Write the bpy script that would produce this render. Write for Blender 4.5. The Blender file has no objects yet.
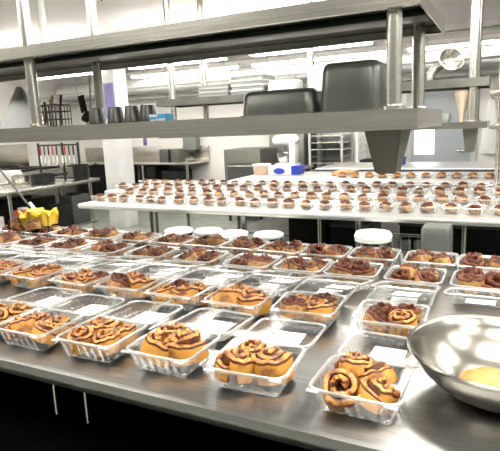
import bpy, bmesh, math, random
from mathutils import Vector, Matrix, noise
R = math.radians
PI = math.pi
C = bpy.context.scene.collection
S = bpy.context.scene

# ------------------------------------------------------------------ camera, light, exposure
cd = bpy.data.cameras.new('camera')
cam = bpy.data.objects.new('camera', cd)
C.objects.link(cam)
S.camera = cam
cd.sensor_fit = 'HORIZONTAL'
cd.sensor_width = 36.0
cd.lens = 515.0 / 500.0 * 36.0
cd.clip_start = 0.02
cd.clip_end = 60
PITCH, ROLL, YAW = R(10.967), R(-2.399), R(26.735)
fw = Vector((-math.sin(YAW) * math.cos(PITCH), math.cos(YAW) * math.cos(PITCH), -math.sin(PITCH)))
rt0 = Vector((math.cos(YAW), math.sin(YAW), 0))
up0 = rt0.cross(fw)
rt = math.cos(ROLL) * rt0 + math.sin(ROLL) * up0
up = -math.sin(ROLL) * rt0 + math.cos(ROLL) * up0
m = Matrix((rt, up, -fw)).transposed().to_4x4()
m.translation = Vector((0, 0, 1.52))
cam.matrix_world = m

w = bpy.data.worlds.new('world')
S.world = w
w.use_nodes = True
w.node_tree.nodes['Background'].inputs[0].default_value = (1, .97, .93, 1)
w.node_tree.nodes['Background'].inputs[1].default_value = 0.3
S.view_settings.view_transform = 'Standard'
S.view_settings.look = 'None'
S.view_settings.gamma = 1
S.view_settings.exposure = 0.5
PANEL = 14.0          # strength of the ceiling light panels
STRIP = 9.0
try:
    S.cycles.max_bounces = 10
    S.cycles.diffuse_bounces = 4
    S.cycles.glossy_bounces = 5
    S.cycles.transparent_max_bounces = 40
    S.cycles.caustics_reflective = False
    S.cycles.caustics_refractive = False
    S.cycles.sample_clamp_indirect = 6
except Exception:
    pass

# ------------------------------------------------------------------ materials
def mat(name, col, rough=.5, metal=0., col2=None, scale=20., bump=0., stretch=None, coat=0., spec=None, lo=.4, hi=.62, detail=3):
    mt = bpy.data.materials.new(name)
    mt.use_nodes = True
    nt = mt.node_tree
    b = nt.nodes['Principled BSDF']
    b.inputs['Base Color'].default_value = (*col, 1)
    b.inputs['Roughness'].default_value = rough
    b.inputs['Metallic'].default_value = metal
    if coat:
        b.inputs['Coat Weight'].default_value = coat
        b.inputs['Coat Roughness'].default_value = .12
    if spec is not None:
        b.inputs['Specular IOR Level'].default_value = spec
    if col2 or bump:
        tc = nt.nodes.new('ShaderNodeTexCoord')
        mp = nt.nodes.new('ShaderNodeMapping')
        nt.links.new(tc.outputs['Object'], mp.inputs[0])
        if stretch:
            mp.inputs['Scale'].default_value = stretch
        n = nt.nodes.new('ShaderNodeTexNoise')
        n.inputs['Scale'].default_value = scale
        n.inputs['Detail'].default_value = detail
        nt.links.new(mp.outputs[0], n.inputs[0])
        if col2:
            r = nt.nodes.new('ShaderNodeValToRGB')
            r.color_ramp.elements[0].position = lo
            r.color_ramp.elements[1].position = hi
            r.color_ramp.elements[0].color = (*col, 1)
            r.color_ramp.elements[1].color = (*col2, 1)
            nt.links.new(n.outputs[0], r.inputs[0])
            nt.links.new(r.outputs[0], b.inputs['Base Color'])
        if bump:
            bp = nt.nodes.new('ShaderNodeBump')
            bp.inputs['Strength'].default_value = bump
            bp.inputs['Distance'].default_value = .004
            nt.links.new(n.outputs[0], bp.inputs['Height'])
            nt.links.new(bp.outputs[0], b.inputs['Normal'])
    return mt

def emit(name, col, s):
    mt = bpy.data.materials.new(name)
    mt.use_nodes = True
    b = mt.node_tree.nodes['Principled BSDF']
    b.inputs['Base Color'].default_value = (.9, .9, .9, 1)
    b.inputs['Emission Color'].default_value = (*col, 1)
    b.inputs['Emission Strength'].default_value = s
    return mt

def plastic(name, haze=.05, gl=.55, base=.05):
    mt = bpy.data.materials.new(name)
    mt.use_nodes = True
    nt = mt.node_tree
    for n in list(nt.nodes):
        nt.nodes.remove(n)
    out = nt.nodes.new('ShaderNodeOutputMaterial')
    tr = nt.nodes.new('ShaderNodeBsdfTransparent')
    tr.inputs[0].default_value = (.96, .97, .96, 1)
    g = nt.nodes.new('ShaderNodeBsdfGlossy')
    g.inputs['Roughness'].default_value = .1
    g.inputs['Color'].default_value = (1, 1, 1, 1)
    d = nt.nodes.new('ShaderNodeBsdfTranslucent')
    d.inputs[0].default_value = (.95, .95, .93, 1)
    d2 = nt.nodes.new('ShaderNodeBsdfDiffuse')
    d2.inputs[0].default_value = (.95, .95, .93, 1)
    md = nt.nodes.new('ShaderNodeMixShader')
    nt.links.new(d.outputs[0], md.inputs[1])
    nt.links.new(d2.outputs[0], md.inputs[2])
    lw = nt.nodes.new('ShaderNodeLayerWeight')
    lw.inputs[0].default_value = .5
    pw = nt.nodes.new('ShaderNodeMath'); pw.operation = 'POWER'; pw.inputs[1].default_value = 2.5
    ml = nt.nodes.new('ShaderNodeMath'); ml.operation = 'MULTIPLY_ADD'
    ml.inputs[1].default_value = gl; ml.inputs[2].default_value = base
    nt.links.new(lw.outputs['Facing'], pw.inputs[0])
    nt.links.new(pw.outputs[0], ml.inputs[0])
    m1 = nt.nodes.new('ShaderNodeMixShader')
    nt.links.new(ml.outputs[0], m1.inputs[0])
    nt.links.new(tr.outputs[0], m1.inputs[1])
    nt.links.new(g.outputs[0], m1.inputs[2])
    m2 = nt.nodes.new('ShaderNodeMixShader')
    m2.inputs[0].default_value = haze
    nt.links.new(m1.outputs[0], m2.inputs[1])
    nt.links.new(md.outputs[0], m2.inputs[2])
    nt.links.new(m2.outputs[0], out.inputs[0])
    return mt

M = {}
M['steel'] = mat('brushed_steel', (.60, .58, .52), .27, 1., (.52, .50, .44), 6, .03, (1, 30, 30))
M['steel_table'] = mat('table_steel', (.47, .465, .445), .29, 1., (.40, .395, .375), 5, .03, (1, 20, 1))
M['steel_mid'] = mat('grey_steel', (.27, .265, .235), .32, 1., (.22, .215, .19), 6)
M['steel_lit'] = mat('lit_table_steel', (.84, .83, .80), .42, 1., (.76, .75, .72), 5, .02, (1, 20, 1))  # lighter copy of the table steel, strong lamp light put into its colour
M['steel_dark'] = mat('dull_steel', (.36, .36, .33), .38, 1., (.30, .30, .27), 8)
M['steel_bowl'] = mat('bowl_steel', (.30, .285, .25), .24, 1., (.26, .245, .21), 8, .02)
M['chrome'] = mat('chrome_rod', (.8, .8, .76), .15, 1.)
M['pan_grey'] = mat('grey_pan', (.115, .12, .105), .34, .6, (.10, .105, .09), 10)
M['black'] = mat('black_plastic', (.008, .008, .008), .5, spec=.2)
M['black_steel'] = mat('black_steel', (.02, .02, .018), .35, .3)
M['dark_grey'] = mat('dark_grey_plastic', (.05, .052, .048), .5)
M['grey'] = mat('grey_plastic', (.24, .25, .22), .5)
M['bin_grey'] = mat('bin_grey_plastic', (.10, .105, .09), .5)
M['light_grey'] = mat('light_grey_plastic', (.55, .56, .52), .5)
M['white'] = mat('white_plastic', (.82, .82, .79), .4)
M['paper'] = mat('white_paper', (.93, .93, .91), .7)
M['wall'] = mat('wall_paint', (.88, .86, .81), .6, 0, (.85, .83, .78), 2)
M['dark_wall'] = mat('dark_reflection_wall', (.22, .225, .21), .6)  # unseen walls made dark so the steel reflects more contrast
M['fill_diffuser'] = emit('fill_lamp_glow', (1, .96, .92), PANEL * 1.5)  # glow of the added fill lamps, downward side
M['fill_uplight'] = emit('fill_uplight_glow', (1, .93, .88), PANEL * .55)  # glow of the added fill lamps towards the ceiling
M['ceiling'] = mat('ceiling_paint', (.92, .86, .83), .7, 0, (.89, .83, .80), 1.5)
M['floor'] = mat('floor_tile', (.23, .25, .21), .45, 0, (.18, .20, .165), 5)
M['mat'] = mat('shade_sheet', (.003, .003, .003), .9, spec=0.)  # near black, stands in for the shade below the near table
M['column'] = mat('column_paint', (.66, .66, .64), .5, 0, (.60, .60, .58), 3)
M['cup_steel'] = mat('dark_cup_steel', (.085, .085, .075), .35, .7)
M['violet'] = mat('violet_panel', (.20, .18, .42), .4, 0, (.10, .10, .22), 2.2)
M['blue'] = mat('blue_print', (.02, .05, .5), .4)
M['sky_blue'] = mat('sky_blue_print', (.06, .42, .72), .4)
M['red'] = mat('red_plastic', (.5, .02, .03), .4)
M['yellow'] = mat('yellow_paper', (.92, .62, .03), .5, 0, (.95, .72, .10), 14, .3)
M['peach'] = mat('peach_plastic', (.82, .60, .44), .5)
M['beige'] = mat('beige_cloth', (.78, .62, .44), .6)
M['wood'] = mat('wood_board', (.52, .30, .12), .5, 0, (.40, .22, .08), 6, 0, (1, 8, 1))
M['copper'] = mat('brown_pan', (.22, .11, .06), .4, .5)
M['door'] = mat('door_paint', (.40, .44, .45), .5)
M['cabinet'] = mat('cabinet_paint', (.13, .15, .13), .4, .3)
M['glaze'] = mat('orange_glaze', (.48, .16, .025), .45, 0, (.60, .26, .06), 40, .3)
M['plastic'] = plastic('clear_plastic', .07, .6, .07)
M['lid_plastic'] = plastic('clear_lid_plastic', .04, .38, .025)
M['rim_plastic'] = plastic('thick_rim_plastic', .30, .5, .15)
M['lamp'] = emit('lamp_diffuser', (1, .97, .92), PANEL)
M['strip'] = emit('strip_tube', (1, .97, .92), STRIP)
M['window'] = emit('door_light', (1, .98, .95), 2.0)
M['screen'] = emit('blue_screen', (.25, .35, 1), .8)
# rolls: golden dough with caramel patches, dark cinnamon filling, pale crumb sides
M['dough'] = mat('golden_dough', (.60, .25, .045), .42, 0, (.13, .035, .009), 38, .5, coat=.12, lo=.42, hi=.60, detail=4)
M['dough_dark'] = mat('caramel_dough', (.15, .044, .012), .55, 0, (.042, .011, .004), 34, .5, coat=0, spec=.22, lo=.40, hi=.58, detail=4)
M['filling'] = mat('cinnamon_filling', (.055, .013, .005), .45, 0, (.12, .035, .010), 60, .3, coat=0, spec=.25)
M['crumb'] = mat('pale_crumb', (.54, .25, .04), .6, 0, (.22, .075, .018), 26, .3, lo=.5, hi=.68)
M['crumb_tan'] = mat('tan_crumb', (.48, .26, .085), .6, 0, (.24, .10, .03), 40, .3)

# ------------------------------------------------------------------ mesh helpers
def finish(name, bm, mats, parent=None, smooth=35, loc=None):
    me = bpy.data.meshes.new(name)
    bm.normal_update()
    bm.to_mesh(me)
    bm.free()
    for k in (mats if isinstance(mats, (list, tuple)) else [mats]):
        me.materials.append(M[k] if isinstance(k, str) else k)
    if smooth:
        for p in me.polygons:
            p.use_smooth = True
        me.set_sharp_from_angle(angle=R(smooth))
    o = bpy.data.objects.new(name, me)
    C.objects.link(o)
    if parent:
        o.parent = parent
    if loc:
        o.location = loc
    return o

def box(bm, x0, x1, y0, y1, z0, z1, bev=0., mi=0, mtx=None):
    g = bmesh.ops.create_cube(bm, size=1)
    vs = g['verts']
    bmesh.ops.scale(bm, vec=(x1 - x0, y1 - y0, z1 - z0), verts=vs)
    bmesh.ops.translate(bm, vec=((x0 + x1) / 2, (y0 + y1) / 2, (z0 + z1) / 2), verts=vs)
    fs = {f for v in vs for f in v.link_faces}
    if bev:
        es = {e for v in vs for e in v.link_edges}
        r = bmesh.ops.bevel(bm, geom=list(es), offset=bev, segments=2, affect='EDGES', profile=.6)
        vs = list({v for f in r['faces'] for v in f.verts} | {v for v in vs if v.is_valid})
        fs = {f for v in vs for f in v.link_faces}
    for f in fs:
        f.material_index = mi
    if mtx:
        bmesh.ops.transform(bm, matrix=mtx, verts=vs)
    return vs

def tube(bm, pts, r, seg=10, mi=0, caps=True):
    pts = [Vector(p) for p in pts]
    rs = r if isinstance(r, (list, tuple)) else [r] * len(pts)
    rings = []
    a = None
    for i, p in enumerate(pts):
        d = (pts[min(i + 1, len(pts) - 1)] - pts[max(i - 1, 0)]).normalized()
        if a is None:
            a = d.orthogonal().normalized()
        else:
            a = (a - d * a.dot(d)).normalized()
        b = d.cross(a)
        rings.append([bm.verts.new(p + (a * math.cos(t) + b * math.sin(t)) * rs[i]) for t in [2 * PI * k / seg for k in range(seg)]])
    for u, v in zip(rings, rings[1:]):
        for k in range(seg):
            bm.faces.new((u[k], u[(k + 1) % seg], v[(k + 1) % seg], v[k])).material_index = mi
    if caps:
        bm.faces.new(list(reversed(rings[0]))).material_index = mi
        bm.faces.new(rings[-1]).material_index = mi

def lathe(bm, prof, seg=32, c=(0, 0), mi=0, sx=1., sy=1.):
    rings = []
    for r, z in prof:
        if r < 1e-6:
            rings.append([bm.verts.new((c[0], c[1], z))])
        else:
            rings.append([bm.verts.new((c[0] + sx * r * math.cos(2 * PI * k / seg), c[1] + sy * r * math.sin(2 * PI * k / seg), z)) for k in range(seg)])
    for u, v in zip(rings, rings[1:]):
        for k in range(seg):
            k2 = (k + 1) % seg
            q = [u[k % len(u)], u[k2 % len(u)], v[k2 % len(v)], v[k % len(v)]]
            q = list(dict.fromkeys(q))
            if len(q) > 2:
                try:
                    bm.faces.new(q).material_index = mi
                except ValueError:
                    pass
    return rings

def rrect(hx, hy, r, nc=7, ns=22):
    """rounded rectangle, counter-clockwise list of (x, y, nx, ny)"""
    pts = []
    cs = [(hx - r, -hy + r, -90), (hx - r, hy - r, 0), (-hx + r, hy - r, 90), (-hx + r, -hy + r, 180)]
    for i, (cx, cy, a0) in enumerate(cs):
        for k in range(nc):
            a = R(a0 + 90 * k / (nc - 1))
            pts.append((cx + r * math.cos(a), cy + r * math.sin(a), math.cos(a), math.sin(a)))
        nx, ny, b0 = cs[(i + 1) % 4]
        a = R(a0 + 90)
        x1, y1 = cx + r * math.cos(a), cy + r * math.sin(a)
        x2, y2 = nx + r * math.cos(R(b0)), ny + r * math.sin(R(b0))
        for k in range(1, ns):
            t = k / ns
            pts.append((x1 + (x2 - x1) * t, y1 + (y2 - y1) * t, math.cos(a), math.sin(a)))
    return pts

def loft(bm, rings, close_first=False, close_last=True, mi=0):
    vr = [[bm.verts.new(p) for p in r] for r in rings]
    n = len(vr[0])
    for u, v in zip(vr, vr[1:]):
        for k in range(n):
            bm.faces.new((u[k], u[(k + 1) % n], v[(k + 1) % n], v[k])).material_index = mi
    if close_first:
        bm.faces.new(list(reversed(vr[0]))).material_index = mi
    if close_last:
        bm.faces.new(vr[-1]).material_index = mi

def tag(o, label=None, cat=None, group=None, kind=None):
    if label: o['label'] = label
    if cat: o['category'] = cat
    if group: o['group'] = group
    if kind: o['kind'] = kind
    return o

def empty(name, loc=(0, 0, 0), rz=0., label=None, cat=None, group=None):
    o = bpy.data.objects.new(name, None)
    C.objects.link(o)
    o.empty_display_size = .05
    o.location = loc
    o.rotation_euler = (0, 0, rz)
    return tag(o, label, cat, group)

def copy_tree(o, parent=None):
    c = o.copy()
    C.objects.link(c)
    if parent:
        c.parent = parent
    for ch in o.children:
        copy_tree(ch, c)
    return c

def bxo(name, dims, mats, parent=None, bev=0., kind=None):
    bm = bmesh.new()
    box(bm, *dims, bev=bev)
    o = finish(name, bm, mats, parent)
    if kind:
        o['kind'] = kind
    return o

ORD = ['first', 'second', 'third', 'fourth', 'fifth', 'sixth', 'seventh', 'eighth', 'ninth', 'tenth', 'eleventh', 'twelfth', 'thirteenth',
       'fourteenth', 'fifteenth', 'sixteenth', 'seventeenth', 'eighteenth', 'nineteenth', 'twentieth']
ORD += ['twenty-' + k for k in ORD[:9]] + ['thirtieth']

# ------------------------------------------------------------------ the room
XL, XR, YB, YF, ZC = -8.6, 2.6, 8.8, -2.4, 2.7
st = 'structure'
bxo('floor', (XL, XR, YF, YB, -.1, 0), 'floor', kind=st)
bxo('ceiling', (XL, XR, YF, YB, ZC, ZC + .1), 'ceiling', kind=st)
bxo('wall_back', (XL, XR, YB, YB + .1, 0, ZC), 'wall', kind=st)
bxo('wall_left', (XL - .1, XL, YF, YB, 0, ZC), 'wall', kind=st)
bxo('wall_right', (XR, XR + .1, YF, YB, 0, ZC), 'dark_wall', kind=st)
bxo('wall_front', (XL, XR, YF - .1, YF, 0, ZC), 'dark_wall', kind=st)
bxo('baseboard_back', (XL, XR, YB - .015, YB, 0, .1), 'dark_grey', kind=st)
# square building column with a violet panel near its head
bxo('column', (-5.72, -5.38, 6.32, 6.62, 0, ZC), 'column', bev=.01, kind=st)
p = bxo('notice_board', (-5.70, -5.40, 6.295, 6.318, 1.72, 2.24), 'violet', bev=.004)
tag(p, 'violet notice board fixed high on the square white column', 'notice board')
# service door in the back wall
d = bxo('door_1', (-1.42, -.52, YB - .05, YB - .004, 0, 2.05), 'door', kind=st)
bm = bmesh.new(); box(bm, -1.36, -1.06, YB - .06, YB - .052, .95, 1.55, .004); finish('window_pane', bm, 'window', d)
bm = bmesh.new(); tube(bm, [(-.62, YB - .055, 1.0), (-.62, YB - .11, 1.0), (-.72, YB - .11, 1.0)], .012); finish('door_handle', bm, 'chrome', d)
bm = bmesh.new()
for q in ((-1.50, -1.42, 0, 2.13), (-.52, -.44, 0, 2.13), (-1.42, -.52, 2.05, 2.13)):
    box(bm, q[0], q[1], YB - .04, YB - .001, q[2], q[3])
finish('trim_1', bm, 'light_grey')['kind'] = st

# ceiling light panels (the lamps of the room)
pi = 0
for iy, y in enumerate((-.35, .9, 2.3, 3.6)):
    for ix, x in enumerate((-6.6, -4.4, -2.2, 0., 1.8)):
        if ix < 2 and (iy == 3 or (iy == 0 and ix == 0)):
            continue
        e = empty('ceiling_light', (x, y, ZC), 0, 'white ceiling light panel, %s row from the back wall, %s from the right wall' % (ORD[3 - iy], ORD[4 - ix]), 'ceiling light', 'ceiling light panels')
        bm = bmesh.new()
        for q in ((-.63, -.6, -.33, .33), (.6, .63, -.33, .33), (-.6, .6, -.33, -.3), (-.6, .6, .3, .33)):
            box(bm, *q, -.03, -.001)
        finish('frame', bm, 'white', e)
        bm = bmesh.new(); box(bm, -.6, .6, -.3, .3, -.02, -.012); finish('diffuser', bm, 'lamp', e)

for n, x in enumerate(((-6.3, 6.4), (-4.3, 6.4), (-2.3, 6.4), (-5.3, 4.9), (-3.2, 5.0), (-1.6, 5.05), (-7.65, 5.2))):  # added lamps, unseen behind the upper shelf, brightening the back and ceiling
    e = empty('fill_lamp', (x[0], x[1], 2.42), 0, 'added fill lamp hidden behind the upper steel shelf, %s from left of the %s row' % (ORD[(0, 1, 2, 1, 2, 3, 0)[n]], 'back' if n < 3 else 'nearer'), 'fill lamp', 'added fill lamps')
    bxo('housing', (-.8, .8, -.10, .10, .03, .06), 'white', e)
    bxo('diffuser', (-.78, .78, -.09, .09, 0, .029), 'fill_diffuser', e)
    bxo('fill_uplight', (-.78, .78, -.09, .09, .061, .07), 'fill_uplight', e)
    for a in (-.6, .6):
        bm = bmesh.new(); tube(bm, [(a, 0, .06), (a, 0, .26)], .006, 6); finish('hanger', bm, 'steel', e)

# white round duct, strip lights and thin pipes along the back wall
bm = bmesh.new()
tube(bm, [(XL + .05, 8.35, 2.36), (XR - .05, 8.35, 2.36)], .15, 24)
du = finish('air_duct', bm, 'white'); tag(du, 'big round white air duct running along the back wall near the ceiling', 'duct')
for k in range(9):
    bm = bmesh.new(); x = -8 + k * 1.2
    tube(bm, [(x, 8.35, 2.36), (x + .03, 8.35, 2.36)], .156, 24); finish('band', bm, 'light_grey', du)
for n, (x0, x1) in enumerate(((-6.4, -4.1), (-3.9, -1.6), (-1.4, .9))):
    e = empty('strip_light', ((x0 + x1) / 2, 8.0, 2.48), 0, 'bright strip light in front of the white duct, %s from the left' % ORD[n], 'strip light', 'strip lights by the duct')
    h = (x1 - x0) / 2
    bxo('housing', (-h, h, -.06, .06, .03, .07), 'white', e)
    bm = bmesh.new()
    for y in (-.03, .03):
        tube(bm, [(-h + .05, y, .01), (h - .05, y, .01)], .018, 10)
    finish('lamp_tube', bm, 'strip', e)
    for x in (-h + .3, h - .3):
        bm = bmesh.new(); tube(bm, [(x, 0, .07), (x, 0, .22)], .006, 6); finish('hanger', bm, 'steel', e)
for n, (y, z, r, nm) in enumerate(((7.6, 2.62, .022, 'upper'), (7.75, 2.27, .016, 'lower'), (8.5, 2.14, .03, 'lowest'))):
    bm = bmesh.new(); tube(bm, [(XL + .02, y, z), (XR - .02, y, z)], r, 10)
    for k in range(7):
        x = -7.5 + k * 1.45
        tube(bm, [(x, y, z), (x + .07, y, z)], r * 1.35, 10)
    tag(finish('pipe', bm, 'steel_dark' if n == 0 else 'light_grey'), '%s thin service pipe running along the back wall by the white duct' % nm, 'pipe')
e = empty('conduit', (-3.19, 3.0, ZC), 0, 'pale vertical conduit dropping from the ceiling behind the upper steel shelf', 'conduit')
bm = bmesh.new(); tube(bm, [(0, 0, -.7), (0, 0, 0)], .028, 14); finish('pipe', bm, 'light_grey', e)
bm = bmesh.new(); lathe(bm, [(0, -.03), (.06, -.03), (.06, 0)], 16); finish('flange', bm, 'light_grey', e)
# grey pot rail hung from the ceiling, top left
e = empty('hanging_rail', (-3.55, 2.75, ZC), 0, 'grey steel rail hung on diagonal rods from the ceiling at top left', 'rail')
bm = bmesh.new(); box(bm, -1.2, .32, -.03, .03, -.2, -.15, .004); finish('bar', bm, 'steel_dark', e)
for x in (-1., -.1, .28):
    bm = bmesh.new(); tube(bm, [(x, 0, -.18), (x + .02, 0, 0)], .014, 8); finish('rod', bm, 'steel_dark', e)
bm = bmesh.new(); tube(bm, [(-.05, 0, -.17), (-.34, 0, -.52)], .022, 8); finish('brace', bm, 'steel_dark', e)
bm = bmesh.new()
tube(bm, [(-2.62, 3.0, ZC), (-2.62, 3.0, 2.62), (-2.61, 3.01, 2.5), (-2.60, 3.0, 2.42)], .006, 6)
tag(finish('cable', bm, 'dark_grey'), 'short thin cable dangling from the ceiling above the upper shelf', 'cable')

# ------------------------------------------------------------------ tables
def edge_trim(t, hx, hy, Z):
    bm = bmesh.new(); box(bm, -hx + .01, hx - .01, -hy - .006, -hy + .03, Z - .06, Z - .016, .004)
    finish('edge_trim', bm, 'dark_grey', t)

def steel_table(name, X0, X1, Y0, Y1, Z, label, under=None, legs=None, rods=(), m='steel_table', cat='table', lip=.045, back=False):
    t = empty(name, ((X0 + X1) / 2, (Y0 + Y1) / 2, 0), 0, label, cat)
    hx, hy = (X1 - X0) / 2, (Y1 - Y0) / 2
    bm = bmesh.new()
    box(bm, -hx, hx, -hy, hy, Z - lip, Z, .018)
    finish('tabletop', bm, m, t)
    for lx, ly in legs or [(a, b) for a in (-hx + .1, hx - .1) for b in (-hy + .1, hy - .1)]:
        bm = bmesh.new()
        tube(bm, [(lx, ly, .03), (lx, ly, Z - lip + .002)], .021, 14)
        lathe(bm, [(0, 0), (.022, 0), (.026, .01), (.022, .04)], 14, (lx, ly))
        finish('leg', bm, 'steel', t)
    if under:
        z, mm = under
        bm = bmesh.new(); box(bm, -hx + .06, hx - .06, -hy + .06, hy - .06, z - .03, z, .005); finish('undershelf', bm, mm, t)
    for (rx, ry, z0) in rods:
        bm = bmesh.new(); tube(bm, [(rx - (X0 + X1) / 2, ry - (Y0 + Y1) / 2, z0), (rx - (X0 + X1) / 2, ry - (Y0 + Y1) / 2, Z - lip + .002)], .005, 8)
        finish('rod', bm, 'chrome', t)
    if name in ('serving_table', 'rear_table'):
        edge_trim(t, hx, hy, Z)
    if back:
        bm = bmesh.new(); box(bm, -hx + .02, hx - .02, hy - .1, hy - .08, .05, Z - lip); finish('shade_panel', bm, 'mat', t)  # added black panel that keeps the space below the table dark
    return t

TZ = .90
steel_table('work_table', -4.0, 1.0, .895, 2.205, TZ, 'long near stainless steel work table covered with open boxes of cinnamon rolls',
            (.45, 'mat'), [(-1.8, -.54), (2.3, -.54), (-2.4, .52), (2.3, .52), (0, .52)], [(-1.182, 1.0, .69), (-1.058, 1.0, .69), (-.93, 1.15, .76)], back=True)  # black undershelf and back panel stand in for shade below
steel_table('prep_table', -3.42, .9, 3.38, 4.2, TZ, 'middle stainless steel table with rows of small boxes, its rolled front edge bare', None,
            [(.35, -.3), (1.4, -.3), (-1.9, .3), (1.72, .3), (2.06, -.3), (-.55, -.3)], m='steel_lit')
steel_table('packing_table', -3.86, .9, 4.215, 5.04, TZ, 'steel table pushed against the back of the middle table, full of small boxes', (.3, 'steel_dark'),
            [(.0, -.3), (1.2, -.3), (-1.8, .3), (1.9, -.3), (-1.8, -.3), (2.3, .3)], m='steel_lit')
steel_table('serving_table', -2.93, .9, 5.22, 6.4, TZ, 'steel table behind the middle tables with one thin row of pale pastries', (.3, 'steel_dark'), m='steel_lit')
steel_table('rear_table', -2.4, .9, 6.85, 7.85, TZ, 'farthest steel table in front of the grey door', (.3, 'steel_dark'), m='steel_lit')
bxo('shade_sheet', (-4.0, 1.2, -.2, 2.2, .001, .004), 'mat')  # black sheet added so the floor below the table stays dark
tag(bpy.data.objects['shade_sheet'], 'added black floor sheet for the shade under the near table', 'mat')

# ------------------------------------------------------------------ suspended double shelves
def tray_shelf(bm, X0, X1, Y0, Y1, z0, z1):
    t = .004
    box(bm, X0, X1, Y0, Y1, z1 - t, z1)
    box(bm, X0, X1, Y0, Y0 + t, z0, z1 - t)
    box(bm, X0, X1, Y1 - t, Y1, z0, z1 - t)
    box(bm, X0, X0 + t, Y0 + t, Y1 - t, z0, z1 - t)
    box(bm, X1 - t, X1, Y0 + t, Y1 - t, z0, z1 - t)
    box(bm, X0, X1, Y0 + t, Y0 + .02, z0, z0 + t)      # returned lips
    box(bm, X0, X1, Y1 - .02, Y1 - t, z0, z0 + t)

def overshelf(name, label, X0, X1, Y0, Y1, zs, posts, bracket, post_r, mt_='steel'):
    e = empty(name, (0, 0, 0), 0, label, 'shelf')
    for nm, z0, z1 in zs:
        bm = bmesh.new(); tray_shelf(bm, X0, X1, Y0, Y1, z0, z1)
        s = finish(nm, bm, mt_, e)
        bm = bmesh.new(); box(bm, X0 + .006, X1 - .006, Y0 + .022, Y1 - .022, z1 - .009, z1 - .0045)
        finish('shade_plate', bm, 'shade_steel', s)  # thin added plate carrying the shade below the shelf
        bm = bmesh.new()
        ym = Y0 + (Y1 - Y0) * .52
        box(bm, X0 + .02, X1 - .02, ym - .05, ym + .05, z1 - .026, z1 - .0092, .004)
        finish('stiffener', bm, 'shade_steel', s)
    zb = min(z[2] for z in zs)
    for x, y in posts:
        bm = bmesh.new()
        tube(bm, [(x, y, zb - .001), (x, y, ZC)], post_r, 18)
        p = finish('post', bm, 'steel', e)
        bm = bmesh.new()
        lathe(bm, [(post_r, zb), (post_r * 1.5, zb), (post_r * 1.5, zb + .008), (post_r, zb + .012)], 18, (x, y)); finish('collar', bm, 'steel', p)
    for (bx, by, zt, zbm, wt, wb) in bracket:
        bm = bmesh.new()
        loft(bm, [[(bx + a * w_ / 2, by + b * d_ / 2, z) for a, b in ((-1, -1), (1, -1), (1, 1), (-1, 1))] for w_, d_, z in ((wb, .09, zbm), (wt, .17, zt))], True, True)
        bmesh.ops.bevel(bm, geom=bm.edges[:], offset=.004, segments=2, affect='EDGES')
        finish('bracket', bm, 'grey_bracket' if 'grey_bracket' in M else 'steel_dark', e)
    return e

M['shade_steel'] = mat('shaded_underside_steel', (.04, .046, .037), .3, .8, (.028, .034, .027), 6)  # dark copy of the steel, shade under the shelves put into its colour
M['grey_bracket'] = mat('bracket_steel', (.16, .16, .135), .5, .7)
overshelf('overshelf', 'double stainless shelf hung on round posts above the near table', -2.6, -.193, 1.28, 1.78,
          (('lower_shelf', 1.496, 1.545), ('upper_shelf', 1.775, 1.811)),
          [(-.257, 1.32), (-.257, 1.70), (-1.49, 1.325), (-1.49, 1.655), (-2.5, 1.325), (-2.5, 1.655)],
          [(-.305, 1.5, 1.497, 1.372, .10, .056), (-2.45, 1.5, 1.497, 1.372, .10, .056)], .019)
overshelf('rack_shelf', 'farther double steel shelf above the middle tables with boxes and a silver lamp', -2.93, -.137, 4.0, 4.42,
          (('lower_shelf', 1.437, 1.482), ('upper_shelf', 1.724, 1.785)),
          [(-.24, 4.05), (-.24, 4.36), (-2.78, 4.05), (-2.62, 4.36), (-1.55, 4.36)],
          [(-.255, 4.2, 1.438, 1.26, .1, .06)], .03, 'steel_mid')
e = empty('pipe_stand', (0.02, 5.13, 0), 0, 'pale steel pipe stand with two short shelves at the right edge, behind the farther shelf', 'stand')
for x, y in ((.0, -.04), (.0, .04), (-.1, .02)):
    bm = bmesh.new(); tube(bm, [(x, y, 0), (x, y, 2.55)], .02, 12); finish('post', bm, 'steel', e)
for z in (1.40, 1.68):
    bm = bmesh.new(); box(bm, -.18, .8, -.07, .07, z, z + .05, .006); finish('shelf', bm, 'steel', e)

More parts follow.
